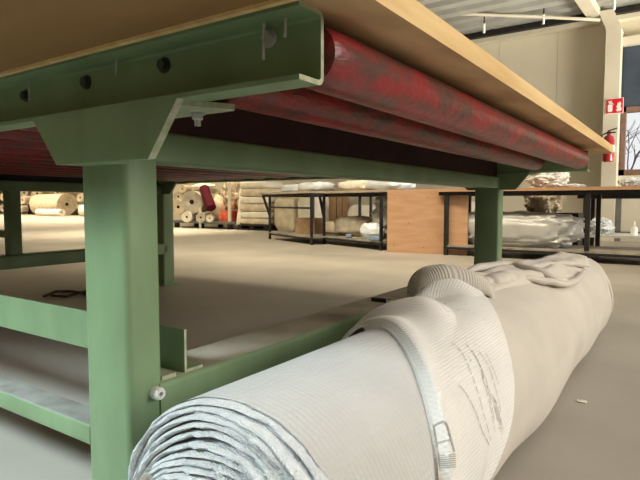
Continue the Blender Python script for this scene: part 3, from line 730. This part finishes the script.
for px, py, rp, m, lb, dd, sd in ((178, 196.5, 5, ROLLG, 'oat roll end at the left of the heap above the cream roll', 0, 61), (182, 189, 4, ROLLC, 'cream roll end at the top left corner of the heap', .05, 62),
        (207.5, 190, 3.2, ROLLC, 'thin cream roll end just above the burgundy roll', .1, 63), (240, 203, 4.2, ROLLW, 'white roll end beside the upright white roll', -.1, 65), (241, 191, 4.4, ROLLG, 'oat roll end at the top right of the heap', .05, 66), (233, 196, 3.4, ROLLC, 'small cream roll end stuck in the mottled rags', -.25, 67)):
    endroll(px, py, rp, m, lb, dd, .7, seed=sd)
a, b = W(204, 188, YB-.15), W(211, 208, YB-.35)
roll(b, a, .13, BURG, 'burgundy fabric roll leaning among the pale rolls', group='rolls on the trolley', core=.15)
a, b = W(214, 196, YB), W(222, 216, YB-.25)
tag(lump('wrapped_bale', (W(219.5, 213).x, YB+.02, .19), (.42, .45, .66), ROLLC, 51, .18, sq=.85, rot=.2), 'cream wrapped bale standing on the trolley left of the red crate', 'bale')
tag(lump('rag_heap', (W(229, 205).x, YB+.2, .5), (.62, .5, .75), RAG, 53, .25, 3.2, .9, crk=.3), 'mottled heap of rags stacked above the red crate', 'rags')
tag(lump('white_sheet', (W(200, 190).x, YB+.15, .98), (.75, .5, .2), ROLLW, 55, .2, sq=.8), 'white folded sheet on top of the fabric heap', 'sheet')
bm = BM(); xx = W(232.5, 217).x; box(bm, xx-.17, xx+.17, YB-.3, YB+.1, .19, .47); 
for z in (.26, .36): box(bm, xx-.18, xx+.18, YB-.31, YB+.11, z, z+.03)
tag(obj('red_crate', bm, REDB, None, 0), 'red orange crate on the right end of the trolley', 'crate')
a = W(243, 217, YB-.1)
roll((a.x, a.y, .1), (a.x+.06, a.y+.1, 1.15), .17, ROLLW, 'white fabric roll standing upright right of the trolley', group='upright rolls', seed=12)
# folded stacks of fabric on a pallet
xa, xb = W(247, 222).x, W(275, 222).x
bm = BM(); 
for z0, z1 in ((0, .04), (.1, .13)): box(bm, xa, xb+.1, YB-.35, YB+.45, z0, z1)
for xx in (xa+.06, (xa+xb)/2, xb-.02): box(bm, xx-.06, xx+.06, YB-.34, YB+.44, .04, .1)
tag(obj('pallet', bm, BLK, None, 0), 'dark low pallet under the folded white fabric stack', 'pallet')
z = .13
for i, (h, m) in enumerate(((.16, ROLLC), (.16, ROLLW), (.19, ROLLC), (.17, ROLLW), (.2, ROLLC), (.16, ROLLW))):
    tag(lump('folded_fabric', ((xa+xb)/2+.02*math.sin(i*2), YB+.05, z), ((xb-xa)*1.02, .78, h*1.06), m, 60+i, .05, 2, .35),
        ['bottom', 'second from bottom', 'third from bottom', 'third from top', 'second from top', 'topmost'][i]+' folded fabric layer in the stack behind the left workbench', 'fabric', 'folded fabric stack'); z += h
# crates and sheets along the wall behind the benches
bm = BM(); xx = W(338, 205, 10.6).x
for i in range(4): box(bm, xx-.3+i*.15, xx-.17+i*.15, 10.55, 10.6, .25, .95)
box(bm, xx-.3, xx+.28, 10.6, 10.64, .3, .9); tag(obj('slatted_board', bm, CARD, None, 0), 'tan slatted board leaning at the wall behind the right workbench', 'board')
for i, (px, w, h, m) in enumerate(((288, .62, .78, ROLLC), (312, .66, .9, ROLLW), (338, .7, .25, ROLLC), (366, .76, .62, ROLLW), (400, .95, .8, ROLLG), (440, 1.0, .85, ROLLC), (478, .8, .7, ROLLW))):
    xx = W(px, 210, 10.3).x
    tag(lump('wrapped_bale', (xx, 10.35 if i != 2 else 10.2, 0), (w, .5, h), m, 70+i, .08, 1.8, .4),
        ['cream bale on the floor behind the left end of the benches', 'tall white bale behind the cardboard box', 'low cream bale in front of the tan slatted board', 'white bale behind the plastic covered heap', 'oat bale hidden behind the plywood panel', 'cream bale behind the right part of the plywood panel', 'white bale glimpsed beside the far green leg'][i], 'bale', 'bales along the back wall')
# ------------------------------------------------------------------ far heap at the left
YF = 16.6
def V_(px, py, d=0): return at(px, py, 1, YF+d)
def px2m(c): return (c-CAM).dot(FW)/FPX
c = V_(67, 203.5); k = px2m(c)
rr = 11.3*k; c.z = rr
q = c+Vector((-3.1, .2, 0)); roll((c.x, c.y, rr*.98), (q.x, q.y, rr*.98), rr*.95, ROLLC, 'huge cream bale of rolled fabric in the far heap left of the near leg', group='far heap rolls', seed=21, core=.16, big=True)
c = V_(62, 211.5, -1.3); rr = 3.6*px2m(c); q = V_(38, 210.5, -1.0)
roll((c.x, c.y, rr), (q.x, q.y, rr), rr, ROLLW, 'slim pale roll lying on the floor in front of the huge cream bale', group='far heap rolls', seed=22)
c = V_(80, 206.5, -.6); rr = 5.5*px2m(c); roll((c.x, c.y, rr), (c.x+1.2, c.y+1.0, rr), rr, ROLLW, 'pale roll end on the floor right of the huge cream bale', group='far heap rolls', seed=23)
c = V_(82, 193, 1.2); q = V_(45, 192, 1.2); rr = 4*px2m(c)
for i, zz in enumerate((.5, 1.15)):
    roll((c.x+.3, c.y, rr+zz*.0+i*1.15), (q.x, q.y, rr+i*1.15), rr*1.1 if i else rr*1.6, ROLLC if i else ROLLG, ['oat roll on the floor behind the huge cream bale', 'long cream roll lying on top behind the huge cream bale'][i], group='far heap rolls', seed=24+i)
for i, (px, py, rp, m, lb) in enumerate(((24, 193, 4, ROLLG, 'small oat roll on top of the rag pile near the far dark post'), (37, 193.5, 4.5, ROLLC, 'cream roll above the dark bin in the far heap'))):
    c = V_(px, py, .4); roll(c, c+Vector((-.3, .45, 0)), rp*px2m(c), m, lb, group='far heap rolls', seed=30+i)
for i, (px, py, rp, m, lb) in enumerate(((57, 192.5, 4, ROLLG, 'oat roll end on top of the huge cream bale, left of its middle'), (80, 197.5, 4.2, ROLLC, 'cream roll end at the upper right of the far heap beside the near leg'), (22, 200, 4, ROLLC, 'cream roll end halfway up the rag pile'), (19, 209, 3.4, ROLLW, 'pale roll end at the foot of the rag pile'), (3, 197, 4, ROLLC, 'cream roll end at the left photo edge, upper'), (3, 208, 4, ROLLG, 'oat roll end at the left photo edge, lower'))):
    c = V_(px, py, -.35 if i > 1 else .5); roll(c, c+Vector((-.3, .9, 0)), rp*px2m(c), m, lb, group='far heap rolls', seed=90+i)
for i, (px, w, h, m, lb) in enumerate(((21, .8, 1.2, RAG, 'mottled rag pile just right of the far dark post'), (3, 1.3, 1.3, RAG, 'mottled rag pile at the left edge of the photo'))):
    c = V_(px, 213); tag(lump('rag_pile', (c.x-.15, YF+.95, 0), (w, .8, h), m, 80+i, .25, 3.5, .8, crk=.3), lb, 'rags')
c = V_(31.5, 205, .4); bm = BM(); lathe(bm, [(.14, 0), (.17, .05), (.18, 1.0), (.16, 1.0), (.15, .1)], Matrix.Translation((c.x, YF+.35, 0)), 18)
tag(obj('dark_bin', bm, BLK, None, 40), 'dark bin between the rag pile and the huge cream bale', 'bin')

# ------------------------------------------------------------------ light
w = bpy.data.worlds.new('sky'); bpy.context.scene.world = w; w.use_nodes = True
bg = w.node_tree.nodes['Background']; bg.inputs[0].default_value = (.97, .98, 1.0, 1); bg.inputs[1].default_value = 1.0
def area(name, loc, target, sx, sy, power, col, spread=180):
    l = bpy.data.lights.new(name, 'AREA'); l.shape = 'RECTANGLE'; l.size = sx; l.size_y = sy; l.energy = power; l.color = col; l.spread = math.radians(spread)
    o = bpy.data.objects.new(name, l); C.objects.link(o); o.location = loc
    o.rotation_euler = (Vector(target)-Vector(loc)).to_track_quat('-Z', 'Y').to_euler(); return o
area('rooflight_hall', (-7, 7.8, 6.5), (-7, 7.8, 0), 10, 4.6, 480, (1, .85, .6), 40)
area('rooflight_middle', (-4, 2.6, 6.4), (-4.2, 6.6, .3), 8, 1.6, 185, (1, .86, .62), 70)
area('rooflight_far', (-26, 13.5, 6.8), (-26, 15.5, 0), 16, 9, 2300, (1, .83, .58), 80)
area('floor_gap_fill', (-17.5, 10.5, 6.8), (-17.5, 10.8, 0), 8, 8, 620, (1, .84, .6), 90)  # added lamp, fills the dark floor stripe between the hall and far pools
area('rooflight_back', (-9.5, 8.4, 5), (-9.5, 10.4, .6), 6, 1.5, 90, (1, .86, .6), 110)
area('back_wall_fill', (3.4, 8.7, 1.2), (-2.5, 9.3, 4.3), 3, 1.4, 300, (1, .93, .8), 110)  # added fill for the back wall and roof deck, no window stands here
area('deck_fill', (-2.8, 7.9, 2.0), (-3, 9.2, 4.2), 2.4, .6, 9, (1, .93, .8), 100)  # added lamp aimed up to brighten the corrugated deck, no fitting there
area('window_side', (5.7, 2.6, 2.6), (-.4, 1.9, .6), 5, 2.6, 205, (1, .95, .86), 120)
area('rooflight_right', (2.6, 1.6, 5.2), (-.3, 1.8, .1), 3, 4, 52, (1, .94, .83), 110)
area('rooflight_near', (-2.9, -2.6, 3.62), (-1.4, .45, .12), 1.2, .95, 23.5, (.77, .95, 1), 36)
# ------------------------------------------------------------------ camera
cd = bpy.data.cameras.new('camera'); cam = bpy.data.objects.new('camera', cd); C.objects.link(cam)
cd.sensor_width = 36; cd.lens = FPX/640*36; cam.location = CAM; cam.rotation_euler = FW.to_track_quat('-Z', 'Y').to_euler()
cd.clip_start = .02; cd.clip_end = 200
sc = bpy.context.scene; sc.camera = cam
sc.view_settings.view_transform = 'Standard'; sc.view_settings.look = 'None'; sc.view_settings.exposure = 0; sc.view_settings.gamma = 1
